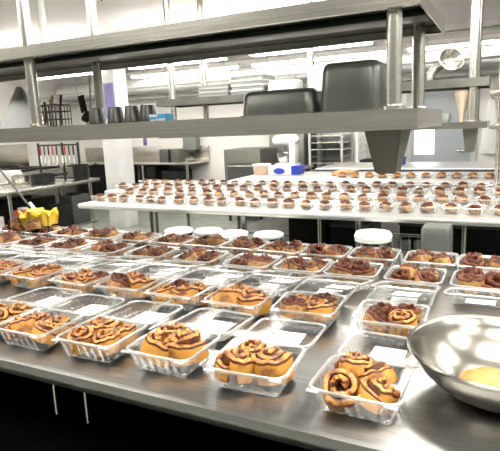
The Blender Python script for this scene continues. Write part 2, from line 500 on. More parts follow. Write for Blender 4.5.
# ------------------------------------------------------------------ cinnamon rolls
def roll_mesh(seed, top='dough', side='crumb', rad=.043, h0=.046, turns=2.35, sq=2.8):
    rnd = random.Random(seed)
    bm = bmesh.new()
    N = 76
    ph = rnd.uniform(0, 6.28)
    pitch = rad / (turns + .35)
    t = pitch * 1.06
    rings = []
    for i in range(N + 1):
        s = i / N
        th = s * turns * 2 * PI
        r = pitch * (.42 + th / (2 * PI)) * (1 + .05 * math.sin(3 * th + ph))
        a = th + ph
        ca, sa = math.cos(a), math.sin(a)
        f = (abs(ca) ** sq + abs(sa) ** sq) ** (-1 / sq)
        f = 1 + (f - 1) * s * .9
        wob = noise.noise(Vector((ca * 2, sa * 2, seed + s * 3)))
        h = h0 + .017 * (1 - s) + .010 * wob
        if s > .9:
            h *= 1 - (s - .9) * 2.2
        tt = t * (1 + .15 * wob)
        if s > .93:
            tt *= 1 - (s - .93) * 8
        c = Vector((ca * r * f, sa * r * f, 0))
        n = Vector((ca, sa, 0))
        pr = [(-.5, 0), (-.5, .80), (-.42, .90), (-.24, .975), (0, 1.), (.24, .975), (.42, .91), (.5, .80), (.53, .4), (.47, 0)]
        rings.append([bm.verts.new(c + n * (u * tt) + Vector((0, 0, v * h))) for u, v in pr])
    n = len(rings[0])
    for i, (u, v) in enumerate(zip(rings, rings[1:])):
        outer = (i + 1) / N > 1 - 1.0 / turns
        for k in range(n - 1):
            f = bm.faces.new((u[k], v[k], v[k + 1], u[k + 1]))
            f.material_index = 1 if (k < 3 or k == 6) else (0 if k < 7 else (2 if outer else 1))
    bm.faces.new(rings[0]); bm.faces.new(list(reversed(rings[-1])))
    # core and foot
    lathe(bm, [(rad * .9, .001), (rad * .9, .02), (0, .03)], 20, mi=1)
    bmesh.ops.recalc_face_normals(bm, faces=bm.faces[:])
    o = finish('cinnamon_roll', bm, [top, 'filling', side], smooth=50)
    me = o.data
    bpy.data.objects.remove(o)
    return me
ROLL_G = [roll_mesh(s, 'dough', 'crumb', h0=.048, turns=2.2 + .25 * (s % 3)) for s in range(6)]
ROLL_D = [roll_mesh(s + 20, 'dough_dark', 'crumb_tan', h0=.046, turns=1.8 + .3 * (s % 3)) for s in range(5)]
ROLL_S = [roll_mesh(s + 40, 'dough_dark', 'crumb_tan', rad=.040, h0=.046, turns=2.0) for s in range(4)]

def put_roll(me, x, y, z, rz, tx=0., ty=0., s=1., label=None, group=None):
    o = bpy.data.objects.new('cinnamon_roll', me)
    C.objects.link(o)
    o.location = (x, y, z)
    o.rotation_euler = (tx, ty, rz)
    o.scale = (s, s, s)
    tag(o, label, 'cinnamon roll', group)
    return o

# ------------------------------------------------------------------ clear clamshell boxes
def shell_part(hx, hy, depth, lid, rib=.003, nrib=1):
    """thin ribbed tray; rim at z=depth, floor at z~0"""
    bm = bmesh.new()
    pts = rrect(hx, hy, hx * .26)
    def ring(off, z, ribs=0.):
        out = []
        for i, (x, y, nx, ny) in enumerate(pts):
            o = -off
            if ribs:
                o += ribs * (1 if (i // 2) % 2 else -1)
            out.append((x + nx * o, y + ny * o, z))
        return out
    ins = depth * .22
    rings = [ring(-.007, depth - .006), ring(-.008, depth - .001), ring(-.006, depth + .0005), ring(-.001, depth), ring(.001, depth - .004),
             ring(.003, depth - .010), ring(.004, depth - .013, rib), ring(.003 + ins * .6, depth * .45, rib), ring(.003 + ins, .010, rib),
             ring(.006 + ins, .004), ring(.013 + ins, .0012), ring(.020 + ins, .0012), ring(.024 + ins, .004)]
    loft(bm, rings)
    for f in bm.faces:
        if min(v.co.z for v in f.verts) > depth - .0065:
            f.material_index = 1
    return bm

def make_clamshell(hx, hy, depth, ldepth, label_size, flip=False, labelled=True, ang=-2.6):
    root = empty('clamshell_box')
    s = -1 if flip else 1
    tr = finish('tray', shell_part(hx, hy, depth, False), ['plastic', 'rim_plastic'], root, 40)
    for x in (-hx + .012, hx - .012):          # opening tabs at the front corners
        bm = bmesh.new(); box(bm, x - .014, x + .014, -s * (hy + .016), -s * (hy + .004), depth - .003, depth - .0015, .0004)
        finish('tab', bm, 'rim_plastic', root)
    ly = s * (2 * hy + .018)
    bm = shell_part(hx, hy, ldepth, True)
    lid = finish('lid', bm, ['lid_plastic', 'rim_plastic'], root, 40)
    lz = depth - ldepth - .006
    a = s * R(ang)
    hp = Vector((0, s * (hy + .010), depth))
    turn = Matrix.Rotation(a, 3, 'X')
    lid.location = hp + turn @ Vector((0, s * (hy + .008), lz - depth))
    lid.rotation_euler = (a, 0, 0)
    bm = bmesh.new()
    k = 8
    rows = []
    for i in range(k + 1):
        u = i / k
        rows.append([bm.verts.new((x, s * (hy + .006 + .012 * u * (1)), depth - .006 * u - .004 * math.sin(PI * u))) for x in (-hx * .7, hx * .7)])
    for r0, r1 in zip(rows, rows[1:]):
        bm.faces.new((r0[0], r0[1], r1[1], r1[0]))
    finish('hinge', bm, 'lid_plastic', root)
    if labelled:
        bm = bmesh.new(); lw, lh = label_size
        box(bm, -lw / 2, lw / 2, -lh / 2, lh / 2, .0055, .0062)
        lb = finish('label', bm, 'paper', root)
        lb.location = hp + turn @ Vector((.004, s * (hy + .020), lz + .001 - depth))
        lb.rotation_euler = (a, 0, .03)
        lb['label'] = 'white paper label'
    return root

def kill(o):
    for ch in list(o.children):
        kill(ch)
    bpy.data.objects.remove(o)

BIG = make_clamshell(.094, .088, .064, .034, (.084, .105))
BIGF = make_clamshell(.094, .088, .064, .034, (.084, .105), flip=True, ang=12)
BIGD = make_clamshell(.094, .088, .064, .034, (.084, .105), ang=-50)
SMALL = make_clamshell(.060, .056, .046, .024, (.06, .07))
TINY = make_clamshell(.055, .05, .03, .018, (.05, .06), labelled=False)

rng = random.Random(7)
FOUR = [(-.040, -.037, 'front left'), (.040, -.036, 'front right'), (-.038, .038, 'back left'), (.039, .037, 'back right')]
THREE = [(-.040, -.030, 'front left'), (.034, .006, 'right half'), (-.034, .044, 'back left')]
ROWS = [
    ('front', 1.05, [-.262, -.525, -.772, -1.012, -1.25, -1.455], 'golden'),
    ('second', 1.465, [-.284, -.540, -.779, -1.020, -1.255, -1.480, -1.735, -1.975], 'golden'),
    ('third', 1.89, [-.055, -.280, -.510, -.720, -.945, -1.20, -1.47, -1.735, -1.98, -2.22, -2.44], 'brown'),
    ('back', 2.14, [-.055, -.258, -.490, -.700, -.905, -1.112, -1.315, -1.520, -1.75, -1.98, -2.21, -2.44, -2.67], 'brown'),
]
for rn, Y, xs, colw in ROWS:
    for i, X in enumerate(xs):
        y = Y + rng.uniform(-.012, .012)
        flip = rn == 'third'
        if rn == 'back':
            y = Y + rng.uniform(-.004, .004)
        b = copy_tree(BIGF if flip else BIGD if rn == 'back' else BIG)
        rz = rng.uniform(-.05, .05)
        if rn == 'front':
            rz = [-.03, .05, -.02, .03, 0, .02][i]
        b.location = (X, y, TZ + .001)
        b.rotation_euler = (0, 0, rz)
        pos = 'rightmost' if i == 0 else ORD[i] + ' from right'
        how = {'third': 'lid in front', 'back': 'lid behind'}.get(rn, 'white label')
        lab = 'clear open box with %s, %s in %s row, near table' % (how, pos, rn)
        tag(b, lab, 'clamshell box', 'open boxes on the near table, %s row' % rn)
        three = (rn == 'front' and i in (1, 2)) or (rn != 'front' and rng.random() < .3)
        lay = THREE if three else FOUR
        for j, (px, py, where) in enumerate(lay):
            big = 1.12 if three else 1.0
            if three and j == 1: big = 1.2
            s = big * rng.uniform(.90, 1.0) * (1 if rn in ('front', 'second') else .92)
            cx, sn = math.cos(rz), math.sin(rz)
            jx, jy = px + rng.uniform(-.004, .004), py + rng.uniform(-.004, .004)
            if rn == 'front':
                me = ROLL_G[(i * 3 + j) % 6]
            elif rn == 'second':
                me = ROLL_G[(i + j * 2) % 6] if rng.random() < .75 else ROLL_D[j]
            else:
                me = ROLL_D[(i + j) % 5]
            tl = .22 if rn in ('front', 'second') else .45
            tx, ty = rng.uniform(-tl, tl), rng.uniform(-tl, tl)
            z = TZ + .010 + rng.uniform(0, .012)
            if py < 0 and rn in ('front', 'second'):
                tx += .28
                z += .006
            if rn in ('third', 'back'):
                z += .014
            if rn == 'front' and i == 0:
                jx, jy = jx * .82, jy * .82 + .006
                tx, ty, z = [(.7, -.15, TZ + .030), (.3, .35, TZ + .016), (-.1, -.3, TZ + .034), (.5, .4, TZ + .030)][j]
            put_roll(me, X + jx * cx - jy * sn, y + jx * sn + jy * cx, z, rng.uniform(0, 6.28), tx, ty, s,
                     '%s cinnamon roll at %s of box %s in %s row, near table' % (colw, where, pos, rn), 'cinnamon rolls on the near table')

# small boxes on the two middle tables
MROWS = [('front', 3.575, -3.33, 24, .1437), ('second', 3.98, -3.30, 24, .1437), ('third', 4.40, -3.74, 26, .148), ('back', 4.78, -3.74, 26, .148)]
for rn, Y, x0, n, dx in MROWS:
    for i in range(n):
        X = x0 + dx * i + rng.uniform(-.008, .008)
        y = Y + rng.uniform(-.02, .02)
        b = copy_tree(SMALL)
        b.location = (X, y, TZ + .001)
        b.rotation_euler = (0, 0, rng.uniform(-.06, .06))
        pos = 'leftmost' if i == 0 else ORD[i] + ' from left'
        tag(b, 'small clear box with white label, %s in %s row, middle tables' % (pos, rn), 'clamshell box', 'small boxes on the middle tables, %s row' % rn)
        put_roll(ROLL_S[rng.randrange(4)], X, y, TZ + .010, rng.uniform(0, 6.28), rng.uniform(-.2, .3), rng.uniform(-.2, .2), rng.uniform(.85, 1.0),
                 'brown cinnamon roll in small box %s in %s row, middle tables' % (pos, rn), 'cinnamon rolls on the middle tables')
for i in range(11):
    X = -1.67 + .152 * i
    y = 5.68 + rng.uniform(-.02, .03)
    b = copy_tree(TINY)
    b.location = (X, y, TZ + .001)
    pos = 'leftmost' if i == 0 else ORD[i] + ' from left'
    tag(b, 'shallow clear box, %s on the table behind the middle tables' % pos, 'clamshell box', 'shallow boxes on the serving table')
    put_roll(ROLL_G[i % 6], X, y, TZ + .006, rng.uniform(0, 6.28), 0, 0, .9, 'pale golden roll %s on the table behind the middle tables' % pos, 'rolls on the serving table')
for o in (BIG, BIGF, BIGD, SMALL, TINY):
    kill(o)

# ------------------------------------------------------------------ mixing bowl with orange glaze
e = empty('mixing_bowl', (.005, 1.195, TZ + .001), 0, 'large stainless steel mixing bowl on the right of the near table', 'bowl')
bm = bmesh.new()
prof = [(0, .001), (.07, .001), (.095, .006), (.135, .032), (.165, .062), (.183, .092), (.190, .110), (.194, .112), (.196, .110), (.195, .107)]
inn = [(.186, .107), (.180, .092), (.162, .064), (.132, .035), (.093, .010), (.06, .005), (0, .005)]
lathe(bm, prof[:8] + [(.1955, .113), (.190, .1135), (.187, .111)] + inn[1:], 72)
bmesh.ops.recalc_face_normals(bm, faces=bm.faces[:])
finish('bowl', bm, 'steel_bowl', e, 60)
bm = bmesh.new()
lathe(bm, [(.190, .1135), (.1945, .116), (.198, .113), (.196, .108), (.190, .1095)], 72)
finish('rim', bm, 'steel_bowl', e, 60)
bm = bmesh.new()
rings = lathe(bm, [(0, .012), (.05, .013), (.085, .026), (.084, .030), (.07, .040), (.04, .047), (0, .050)], 28, (.0, -.016))
for v in bm.verts:
    if v.co.z > .028:
        v.co.z += .008 * noise.noise(v.co * 30)
o = finish('orange_glaze', bm, 'glaze', None, 60, (.005, 1.195, TZ + .001))
tag(o, 'mound of orange glaze in the bottom of the steel mixing bowl', 'glaze')

# ------------------------------------------------------------------ crumpled yellow paper basket with rolls, far left end of the near table
e = empty('yellow_basket', (-2.50, 2.16, TZ + .086), .2, 'crumpled yellow paper basket of rolls on a back row box at far left', 'basket')
bm = bmesh.new()
rr = rrect(.088, .07, .03, 5, 8)
def yr(off, z, wv):
    return [(x + nx * off + wv * math.sin(i * 1.7), y + ny * off + wv * math.cos(i * 2.3), z + wv * 2.4 * math.sin(i * .9)) for i, (x, y, nx, ny) in enumerate(rr)]
loft(bm, [yr(.012, .075, .009), yr(.006, .045, .006), yr(0, .003, .001), yr(-.004, .006, .001), yr(.001, .045, .006), yr(.006, .073, .009)][::-1], True, False)
bm.faces.new([v for v in bm.verts if False]) if False else None
finish('paper_wall', bm, 'yellow', e, 0)
for j, (px, py) in enumerate(((-.036, -.03), (.036, -.03), (-.034, .034), (.036, .03))):
    put_roll(ROLL_D[j], -2.50 + px, 2.16 + py, TZ + .112, j * 1.3, .1, .1, .8, 'brown roll at %s of the yellow paper basket' % FOUR[j][2], 'rolls in the yellow basket')
for j, (x, y, z, wh) in enumerate(((-2.66, 2.17, .085, 'lying on top of the leftmost back box'), (-2.60, 2.07, .08, 'lying just left of the yellow basket'), (-2.44, 2.055, .078, 'lying just in front of the yellow basket'))):
    put_roll(ROLL_D[j + 1], x, y, TZ + z, j * 2., .25, .1, .95, 'loose brown cinnamon roll %s' % wh, 'loose rolls by the yellow basket')

# ------------------------------------------------------------------ things on the near double shelf
LS = 1.5455
def inverted_pan(name, x, y, z, hx, hy, h, rz, label, mt='pan_grey'):
    e = empty(name, (x, y, z), rz, label, 'pan')
    bm = bmesh.new()
    def rg(f, off, zz):
        return [(px * f + nx * off, py * f + ny * off, zz) for px, py, nx, ny in rrect(hx, hy, min(hx, hy) * .32, 7, 4)]
    loft(bm, [rg(1, -.002, .001), rg(1, 0, .002), rg(.985, 0, h * .3), rg(.95, 0, h * .8), rg(.93, -.003, h * .93), rg(.91, -.008, h * .985), rg(.86, -.012, h)])
    finish('body', bm, mt, e, 50)
    bm = bmesh.new()
    loft(bm, [rg(1, .002, .001), rg(1, .009, .001), rg(1, .010, .004), rg(1, .003, .006), rg(1, 0, .006)], False, False)
    finish('rim', bm, mt, e, 50)
    return e
inverted_pan('food_pan', -.615, 1.52, LS, .122, .10, .075, .0, 'wide low grey food pan upside down on the near shelf')
inverted_pan('food_pan', -.395, 1.53, LS, .085, .125, .135, .0, 'tall dark grey food pan upside down by the shelf post')
for n, (x, y) in enumerate(((-1.418, 1.55), (-1.325, 1.55), (-1.246, 1.55), (-1.175, 1.55))):
    e = empty('black_cup', (x, y, LS), 0, 'black tapered cup upside down on the near shelf, %s from the left' % ORD[n], 'cup', 'black cups on the near shelf')
    bm = bmesh.new(); lathe(bm, [(.032, .006), (.026, .058), (.024, .063), (.016, .0645), (0, .0645)], 28); finish('body', bm, 'cup_steel', e)
    bm = bmesh.new(); lathe(bm, [(.031, .0), (.0345, .0), (.0345, .006), (.032, .008)], 28); finish('rim', bm, 'dark_grey', e)
e = empty('carton', (-1.11, 1.54, LS), 0, 'small sky blue and white carton on the near shelf beside the black cups', 'carton')
bxo('box', (-.036, .036, -.025, .025, 0, .028), 'sky_blue', e, .001)
for q in ((-.034, .002, .018, .026), (.006, .032, .004, .012), (-.030, -.012, .004, .010), (-.006, .003, .004, .012)):
    bm = bmesh.new(); box(bm, q[0], q[1], -.0262, -.0252, q[2], q[3]); finish('print', bm, 'white', e)
# wire utensil basket with handles sticking out
e = empty('utensil_basket', (-1.635, 1.53, LS), 0, 'wire utensil basket on the near shelf left of the ladle', 'basket')
bm = bmesh.new()
for z in (.003, .03, .06, .085):
    tube(bm, [(-.065, -.04, z), (.065, -.04, z), (.065, .04, z), (-.065, .04, z), (-.065, -.04, z)], .0022, 6)
for k in range(9):
    x = -.065 + k * .01625
    tube(bm, [(x, -.04, .003), (x, -.04, .085)], .0017, 6)
    tube(bm, [(x, .04, .003), (x, .04, .085)], .0017, 6)
finish('wire_frame', bm, 'black_steel', e)
U = random.Random(3)
for k in range(9):
    x, y = -1.69 + k * .0135, 1.51 + U.uniform(0, .04)
    h = U.uniform(.09, .13)
    bm = bmesh.new()
    tube(bm, [(0, 0, .004), (U.uniform(-.006, .006), .004, h * .6), (U.uniform(-.008, .008), .008, h)], [.003, .004, .0055], 8)
    o = finish('utensil', bm, ['steel_dark', 'wood', 'black_steel'][k % 3], None, 50, (x, y, LS))
    tag(o, '%s utensil standing in the wire basket, %s from the left' % (['steel', 'brown', 'black'][k % 3], ORD[k]), 'utensil', 'utensils in the wire basket')
e = empty('ladle', (-1.495, 1.60, LS), 0, 'black ladle leaning on the near shelf between the wire basket and the cups', 'ladle')
bm = bmesh.new(); lathe(bm, [(0, .0), (.012, .002), (.022, .012), (.027, .026), (.026, .027), (.02, .013), (.01, .004), (0, .003)], 20)
for v in bm.verts:
    v.co = Matrix.Rotation(R(-50), 3, 'Y') @ v.co + Vector((-.0, 0, .022))
finish('bowl', bm, 'black', e)
bm = bmesh.new(); tube(bm, [(.0, 0, .03), (-.004, .01, .09), (-.008, .02, .16), (-.006, .02, .2)], .003, 8); finish('handle', bm, 'steel_dark', e)
e = empty('spatula', (-1.545, 1.63, LS), 0, 'dark steel spatula standing blade up behind the wire basket', 'spatula')
bm = bmesh.new(); box(bm, -.017, .017, -.001, .001, .055, .125, .0004, mtx=Matrix.Rotation(R(-10), 4, 'Y')); finish('blade', bm, 'black_steel', e)
bm = bmesh.new(); tube(bm, [(0.0, 0, .001), (-.005, 0, .03), (-.010, 0, .058)], .004, 8); finish('handle', bm, 'steel_dark', e)
# white conical hood at the far left
bm = bmesh.new()
lathe(bm, [(.10, .0), (.096, .002), (.055, .085), (.022, .15), (.012, .17), (0, .172)], 32)
o = finish('cone_cover', bm, 'white', None, 50, (-1.82, 1.55, LS)); tag(o, 'white cone shaped cover on the near shelf at far left', 'cover')
# brown round lid lying on the upper shelf
e = empty('pan_lid', (-1.83, 1.45, 1.8115), 0, 'brown round pan lid lying on the upper shelf at far left', 'lid')
bm = bmesh.new(); lathe(bm, [(.125, 0), (.128, .004), (.11, .02), (.06, .034), (0, .038)], 40); finish('dome', bm, 'copper', e)
bm = bmesh.new(); lathe(bm, [(.006, .036), (.006, .05), (.016, .055), (.014, .064), (0, .066)], 16); finish('knob', bm, 'black', e)

# ------------------------------------------------------------------ things on the farther double shelf
US2 = 1.7855
for k in range(3):
    b = empty('sheet_tray', (-2.36, 4.2, US2 + k * .034), 0, '%s grey tray in the low stack at the left end of the farther shelf' % ['bottom', 'middle', 'top'][k], 'tray', 'trays on the farther shelf')
    bm = bmesh.new(); box(bm, -.15, .15, -.13, .13, 0, .026, .006); finish('pan', bm, 'light_grey', b)
    bm = bmesh.new(); box(bm, -.16, .16, -.14, .14, .022, .031, .003); finish('rim', bm, 'grey', b)
for k in range(4):
    b = empty('flat_box', (-2.03 + .01 * (k % 2), 4.2, US2 + k * .041), .04 * (k % 2), '%s white flat box in the stack on the farther shelf' % ['bottom', 'second lowest', 'second highest', 'top'][k], 'box', 'flat boxes on the farther shelf')
    bm = bmesh.new(); box(bm, -.15, .15, -.14, .14, 0, .03, .003); finish('base', bm, 'grey', b)
    bm = bmesh.new(); box(bm, -.155, .155, -.145, .145, .026, .040, .003); finish('lid', bm, 'light_grey', b)
inverted_pan('food_pan', -1.72, 4.2, US2, .13, .12, .10, 0, 'grey food pan upside down beside the stack of flat boxes', 'light_grey')
inverted_pan('food_pan', -1.36, 4.2, US2, .13, .12, .19, 0, 'tall white food pan upside down on the farther shelf', 'white')
e = empty('clamp_lamp', (-.45, 4.15, US2), 0, 'silver clamp lamp with round reflector on the farther shelf', 'lamp')
bm = bmesh.new()
lathe(bm, [(.0, -.05), (.02, -.05), (.03, -.02), (.06, .01), (.085, .05), (.09, .055), (.086, .055), (.06, .018), (.028, -.01), (0, -.01)], 28)
for v in bm.verts:
    v.co = Matrix.Rotation(R(62), 3, 'X') @ (Matrix.Rotation(R(25), 3, 'Y') @ v.co) + Vector((.03, .02, .125))
finish('reflector', bm, 'steel', e, 50)
bm = bmesh.new(); tube(bm, [(-.09, 0, .003), (-.09, 0, .05), (-.06, .02, .09), (.0, .06, .12)], [.028, .034, .03, .02], 12); finish('clamp', bm, 'steel_dark', e)
e = empty('piping_bag', (-.31, 4.1, 1.483), 0, 'beige cone shaped piping bag standing on the lower farther shelf by its post', 'bag')
bm = bmesh.new()
rings = lathe(bm, [(.012, .0), (.025, .06), (.05, .15), (.062, .20), (.055, .225), (.02, .232), (0, .232)], 20)
for v in bm.verts:
    v.co.x += .012 * noise.noise(v.co * 14)
finish('bag', bm, 'beige', e, 60)
bm = bmesh.new(); lathe(bm, [(0, 0), (.009, 0), (.013, .02)], 12); finish('nozzle', bm, 'chrome', e)
for k, x in enumerate((-.56, -.44, -.36)):
    bm = bmesh.new(); lathe(bm, [(0, 0), (.032, 0), (.036, .06), (.03, .066), (0, .068)], 16)
    o = finish('jar', bm, ['dark_grey', 'light_grey', 'grey'][k], None, 50, (x - .06, 4.12, 1.483)); tag(o, '%s jar on the lower farther shelf beside the beige bag' % ['black', 'pale', 'grey'][k], 'jar', 'jars on the lower farther shelf')

# ------------------------------------------------------------------ under the middle tables
for n, (x, y, lidm, lw_) in enumerate(((-2.22, 3.2, 'white', 'white'), (-1.985, 3.24, 'light_grey', 'pale grey'), (-1.75, 3.2, 'white', 'white'), (-1.49, 3.24, 'light_grey', 'pale grey'))):
    e = empty('bucket', (x, y, 0), 0, 'black bucket with %s lid before the middle table, %s from the left' % (lw_, ORD[n]), 'bucket', 'buckets before the middle table')
    bm = bmesh.new(); lathe(bm, [(0, 0), (.085, 0), (.100, .75), (0, .75)], 28); finish('body', bm, 'black', e)
    bm = bmesh.new(); lathe(bm, [(.100, .745), (.108, .745), (.110, .762), (.100, .770), (.095, .764), (0, .766)], 28); finish('lid', bm, lidm, e)
    bm = bmesh.new(); tube(bm, [(.104 * math.cos(R(t)), -.03 - .08 * math.sin(R(t)), .73 - .1 * math.sin(R(t))) for t in range(0, 181, 15)], .003, 6); finish('handle', bm, 'chrome', e)
e = empty('stock_bin', (-.745, 3.22, 0), 0, 'round steel bin with a shallow white lid in front of the middle table', 'bin')
bm = bmesh.new(); lathe(bm, [(0, 0), (.10, 0), (.104, .78), (0, .78)], 32); finish('body', bm, 'steel', e)
bm = bmesh.new(); lathe(bm, [(.105, .77), (.116, .77), (.120, .80), (.108, .822), (.05, .83), (0, .83)], 32); finish('lid', bm, 'white', e)
e = empty('storage_bin', (-.362, 3.24, 0), 0, 'grey rounded upright bin in front of the right part of the middle table', 'bin')
bm = bmesh.new()
def sb(f, z):
    return [(x * f, y * f, z) for x, y, _, _ in rrect(.085, .095, .03, 6, 4)]
loft(bm, [sb(1.05, 0), sb(1.03, .4), sb(1., .83), sb(.97, .865), sb(.9, .88)], True); finish('body', bm, 'bin_grey', e)
bm = bmesh.new(); box(bm, -.05, .05, -.103, -.09, .70, .73, .004); finish('grip', bm, 'dark_grey', e)
for n, (x0, x1, h) in enumerate(((-1.78, -1.42, .42), (-1.38, -1.06, .36), (-.78, -.30, .40), (-.26, .22, .40))):
    e = empty('crate', ((x0 + x1) / 2, 4.62, .3005), 0, 'black storage crate under the far middle table, %s from the left' % ORD[n], 'crate', 'black crates under the middle tables')
    hx = (x1 - x0) / 2
    bm = bmesh.new(); box(bm, -hx, hx, -.3, .3, 0, h - .05, .01); finish('body', bm, 'black', e)
    bm = bmesh.new(); box(bm, -hx - .006, hx + .006, -.306, .306, h - .05, h - .02, .006); finish('rim', bm, 'dark_grey', e)
e = empty('wire_basket', (-.72, 4.28, .3005), 0, 'steel wire basket with pale packets under the middle tables', 'basket')
bm = bmesh.new()
for z in (.02, .15, .28):
    tube(bm, [(-.17, -.04, z), (.17, -.04, z), (.17, .04, z), (-.17, .04, z), (-.17, -.04, z)], .005, 6)
for k in range(6):
    x = -.17 + .068 * k
    tube(bm, [(x, -.04, .02), (x, -.04, .28)], .004, 6)
finish('wire_frame', bm, 'chrome', e)
for k in range(3):
    bm = bmesh.new(); box(bm, -.045, .045, -.025, .025, 0, .22, .012)
    o = finish('packet', bm, 'white', None, 50, (-.83 + k * .11, 4.28, .322)); tag(o, 'pale packet in the wire basket under the middle tables, %s from the left' % ORD[k], 'packet', 'packets in the wire basket')

# ------------------------------------------------------------------ on the serving table and rear table
e = empty('peach_tub', (-3.02 + .2, 6.0, TZ + .001), 0, 'peach coloured plastic tub on the left end of the serving table', 'tub')
bm = bmesh.new(); lathe(bm, [(0, 0), (.10, 0), (.115, .11), (.122, .115), (.118, .125), (.06, .135), (0, .137)], 28); finish('body', bm, 'peach', e)
bm = bmesh.new(); lathe(bm, [(.116, .112), (.126, .114), (.124, .13), (.114, .134)], 28); finish('rim', bm, 'white', e)
e = empty('carton', (-2.45, 5.95, TZ + .001), 0, 'white carton with blue printing on the serving table beside the peach tub', 'carton')
bxo('box', (-.21, .19, -.11, .11, 0, .115), 'white', e, .003)
bm = bmesh.new(); box(bm, .10, .192, -.112, .105, .01, .1165); finish('print', bm, 'blue', e)
bm = bmesh.new()
bmesh.ops.create_uvsphere(bm, u_segments=16, v_segments=8, radius=1, matrix=Matrix.Translation((-.06, -.111, .055)) @ Matrix.Diagonal((.075, .002, .038, 1)))
finish('print', bm, 'blue', e)
e = empty('cutting_board', (-1.72, 6.0, TZ + .001), 0, 'thick wooden cutting board on the serving table', 'board')
bm = bmesh.new(); box(bm, -.12, .12, -.16, .16, 0, .045, .008); finish('board', bm, 'wood', e)
bm = bmesh.new(); box(bm, -.04, .04, -.163, -.159, .014, .03, .002); finish('grip', bm, 'black', e)
e = empty('stand_mixer', (-2.95, 7.2, 0), 0, 'white stand mixer on a cart behind the serving table', 'mixer')
bm = bmesh.new(); box(bm, -.30, .30, -.25, .3, .85, .90, .01)
for a in (-.26, .26):
    for c_ in (-.2, .25):
        tube(bm, [(a, c_, 0), (a, c_, .86)], .02, 10)
finish('cart', bm, 'steel', e)
bm = bmesh.new(); box(bm, -.15, .15, -.15, .15, .901, .95, .02); box(bm, .05, .15, -.08, .08, .94, 1.25, .03); finish('base', bm, 'white', e)
bm = bmesh.new(); tube(bm, [(.17, 0, 1.26), (.12, 0, 1.29), (-.05, 0, 1.29), (-.18, 0, 1.275), (-.22, 0, 1.26)], [.05, .085, .09, .08, .05], 18); finish('head', bm, 'white', e, 60)
bm = bmesh.new(); lathe(bm, [(0, .952), (.06, .955), (.10, 1.0), (.115, 1.10), (.118, 1.10)], 28, (-.07, 0)); finish('bowl', bm, 'chrome', e)
bm = bmesh.new(); tube(bm, [(-.07, 0, 1.22), (-.07, 0, 1.04)], [.02, .012], 10); finish('beater', bm, 'steel_dark', e)
e = empty('oven', (-3.75, 7.6, 0), 0, 'dull grey counter oven on legs left of the white mixer', 'oven')
bxo('body', (-.32, .32, -.35, .35, .12, 1.16), 'grey_bracket', e, .015)
bm = bmesh.new(); box(bm, -.26, .26, -.365, -.35, .30, .95, .01); finish('oven_door', bm, 'dark_grey', e)
bm = bmesh.new(); tube(bm, [(-.22, -.36, .90), (-.22, -.41, .90), (.22, -.41, .90), (.22, -.36, .90)], .012, 8); finish('handle', bm, 'chrome', e)
for a in (-.28, .28):
    for c_ in (-.3, .3):
        bm = bmesh.new(); tube(bm, [(a, c_, 0), (a, c_, .125)], .022, 10); finish('leg', bm, 'black', e)
e = empty('blue_tub', (-1.35, 7.4, TZ + .001), 0, 'small blue tub on the farthest steel table', 'tub')
bm = bmesh.new(); box(bm, -.08, .08, -.07, .07, 0, .10, .01); finish('body', bm, 'blue', e)
bm = bmesh.new(); box(bm, -.088, .088, -.078, .078, .09, .105, .004); finish('rim', bm, 'blue', e)

# ------------------------------------------------------------------ back wall, right of centre
e = empty('proofing_cabinet', (-3.35, 8.45, 0), 0, 'tall dark green grey proofing cabinet against the back wall', 'cabinet')
bxo('body', (-.32, .32, -.3, .33, .1, 2.0), 'cabinet', e, .01)
for a in (-.16, .16):
    dd = bxo('cabinet_door', (a - .15, a + .15, -.325, -.302, .15, 1.95), 'steel_dark', e, .006)
    bm = bmesh.new(); tube(bm, [(a * .2, -.33, 1.0), (a * .2, -.36, 1.02), (a * .2, -.36, 1.35), (a * .2, -.33, 1.37)], .01, 8); finish('handle', bm, 'chrome', dd)
for a in (-.26, .26):
    for c_ in (-.24, .27):
        bm = bmesh.new(); tube(bm, [(a, c_, 0), (a, c_, .105)], .03, 10); finish('foot', bm, 'black', e)
bm = bmesh.new(); box(bm, -.08, .08, -.002, .0, -.07, .07, mtx=Matrix.Rotation(R(8), 4, 'Y'))
o = finish('paper_note', bm, 'yellow', None, 0, (-3.45, 8.1, 1.33)); tag(o, 'yellow paper note stuck on the dark proofing cabinet', 'note')
e = empty('bakery_rack', (-2.65, 8.4, 0), 0, 'pale open tray rack against the back wall right of the dark cabinet', 'rack')
for a in (-.27, .27):
    for c_ in (-.3, .3):
        bm = bmesh.new(); box(bm, a - .018, a + .018, c_ - .018, c_ + .018, .08, 1.75, .003); finish('upright', bm, 'light_grey', e)
        bm = bmesh.new(); tube(bm, [(a - .015, c_, .04), (a + .015, c_, .04)], .04, 14); finish('caster', bm, 'black', e)
for k in range(13):
    z = .3 + k * .11
    for a in (-.25, .25):
        bm = bmesh.new(); box(bm, a - .015, a + .015, -.3, .3, z, z + .008); finish('rail', bm, 'light_grey', e)
for k in (1, 2, 4, 5, 7, 8, 9):
    z = .3 + k * .11 + .0085
    bm = bmesh.new(); box(bm, -.258, .258, -.3, .3, z, z + .018, .004); o = finish('baking_sheet', bm, 'steel', None, 35, (-2.65, 8.4, 0))
    tag(o, 'steel baking sheet in the pale tray rack, %s up from the bottom' % ORD[(1, 2, 4, 5, 7, 8, 9).index(k)], 'baking sheet', 'baking sheets in the tray rack')
e = empty('bakery_rack', (-1.9, 8.45, 0), 0, 'white open tray rack against the back wall beside the grey door', 'rack')
for a in (-.25, .25):
    for c_ in (-.28, .28):
        bm = bmesh.new(); box(bm, a - .02, a + .02, c_ - .02, c_ + .02, .02, 1.8, .003); finish('upright', bm, 'white', e)
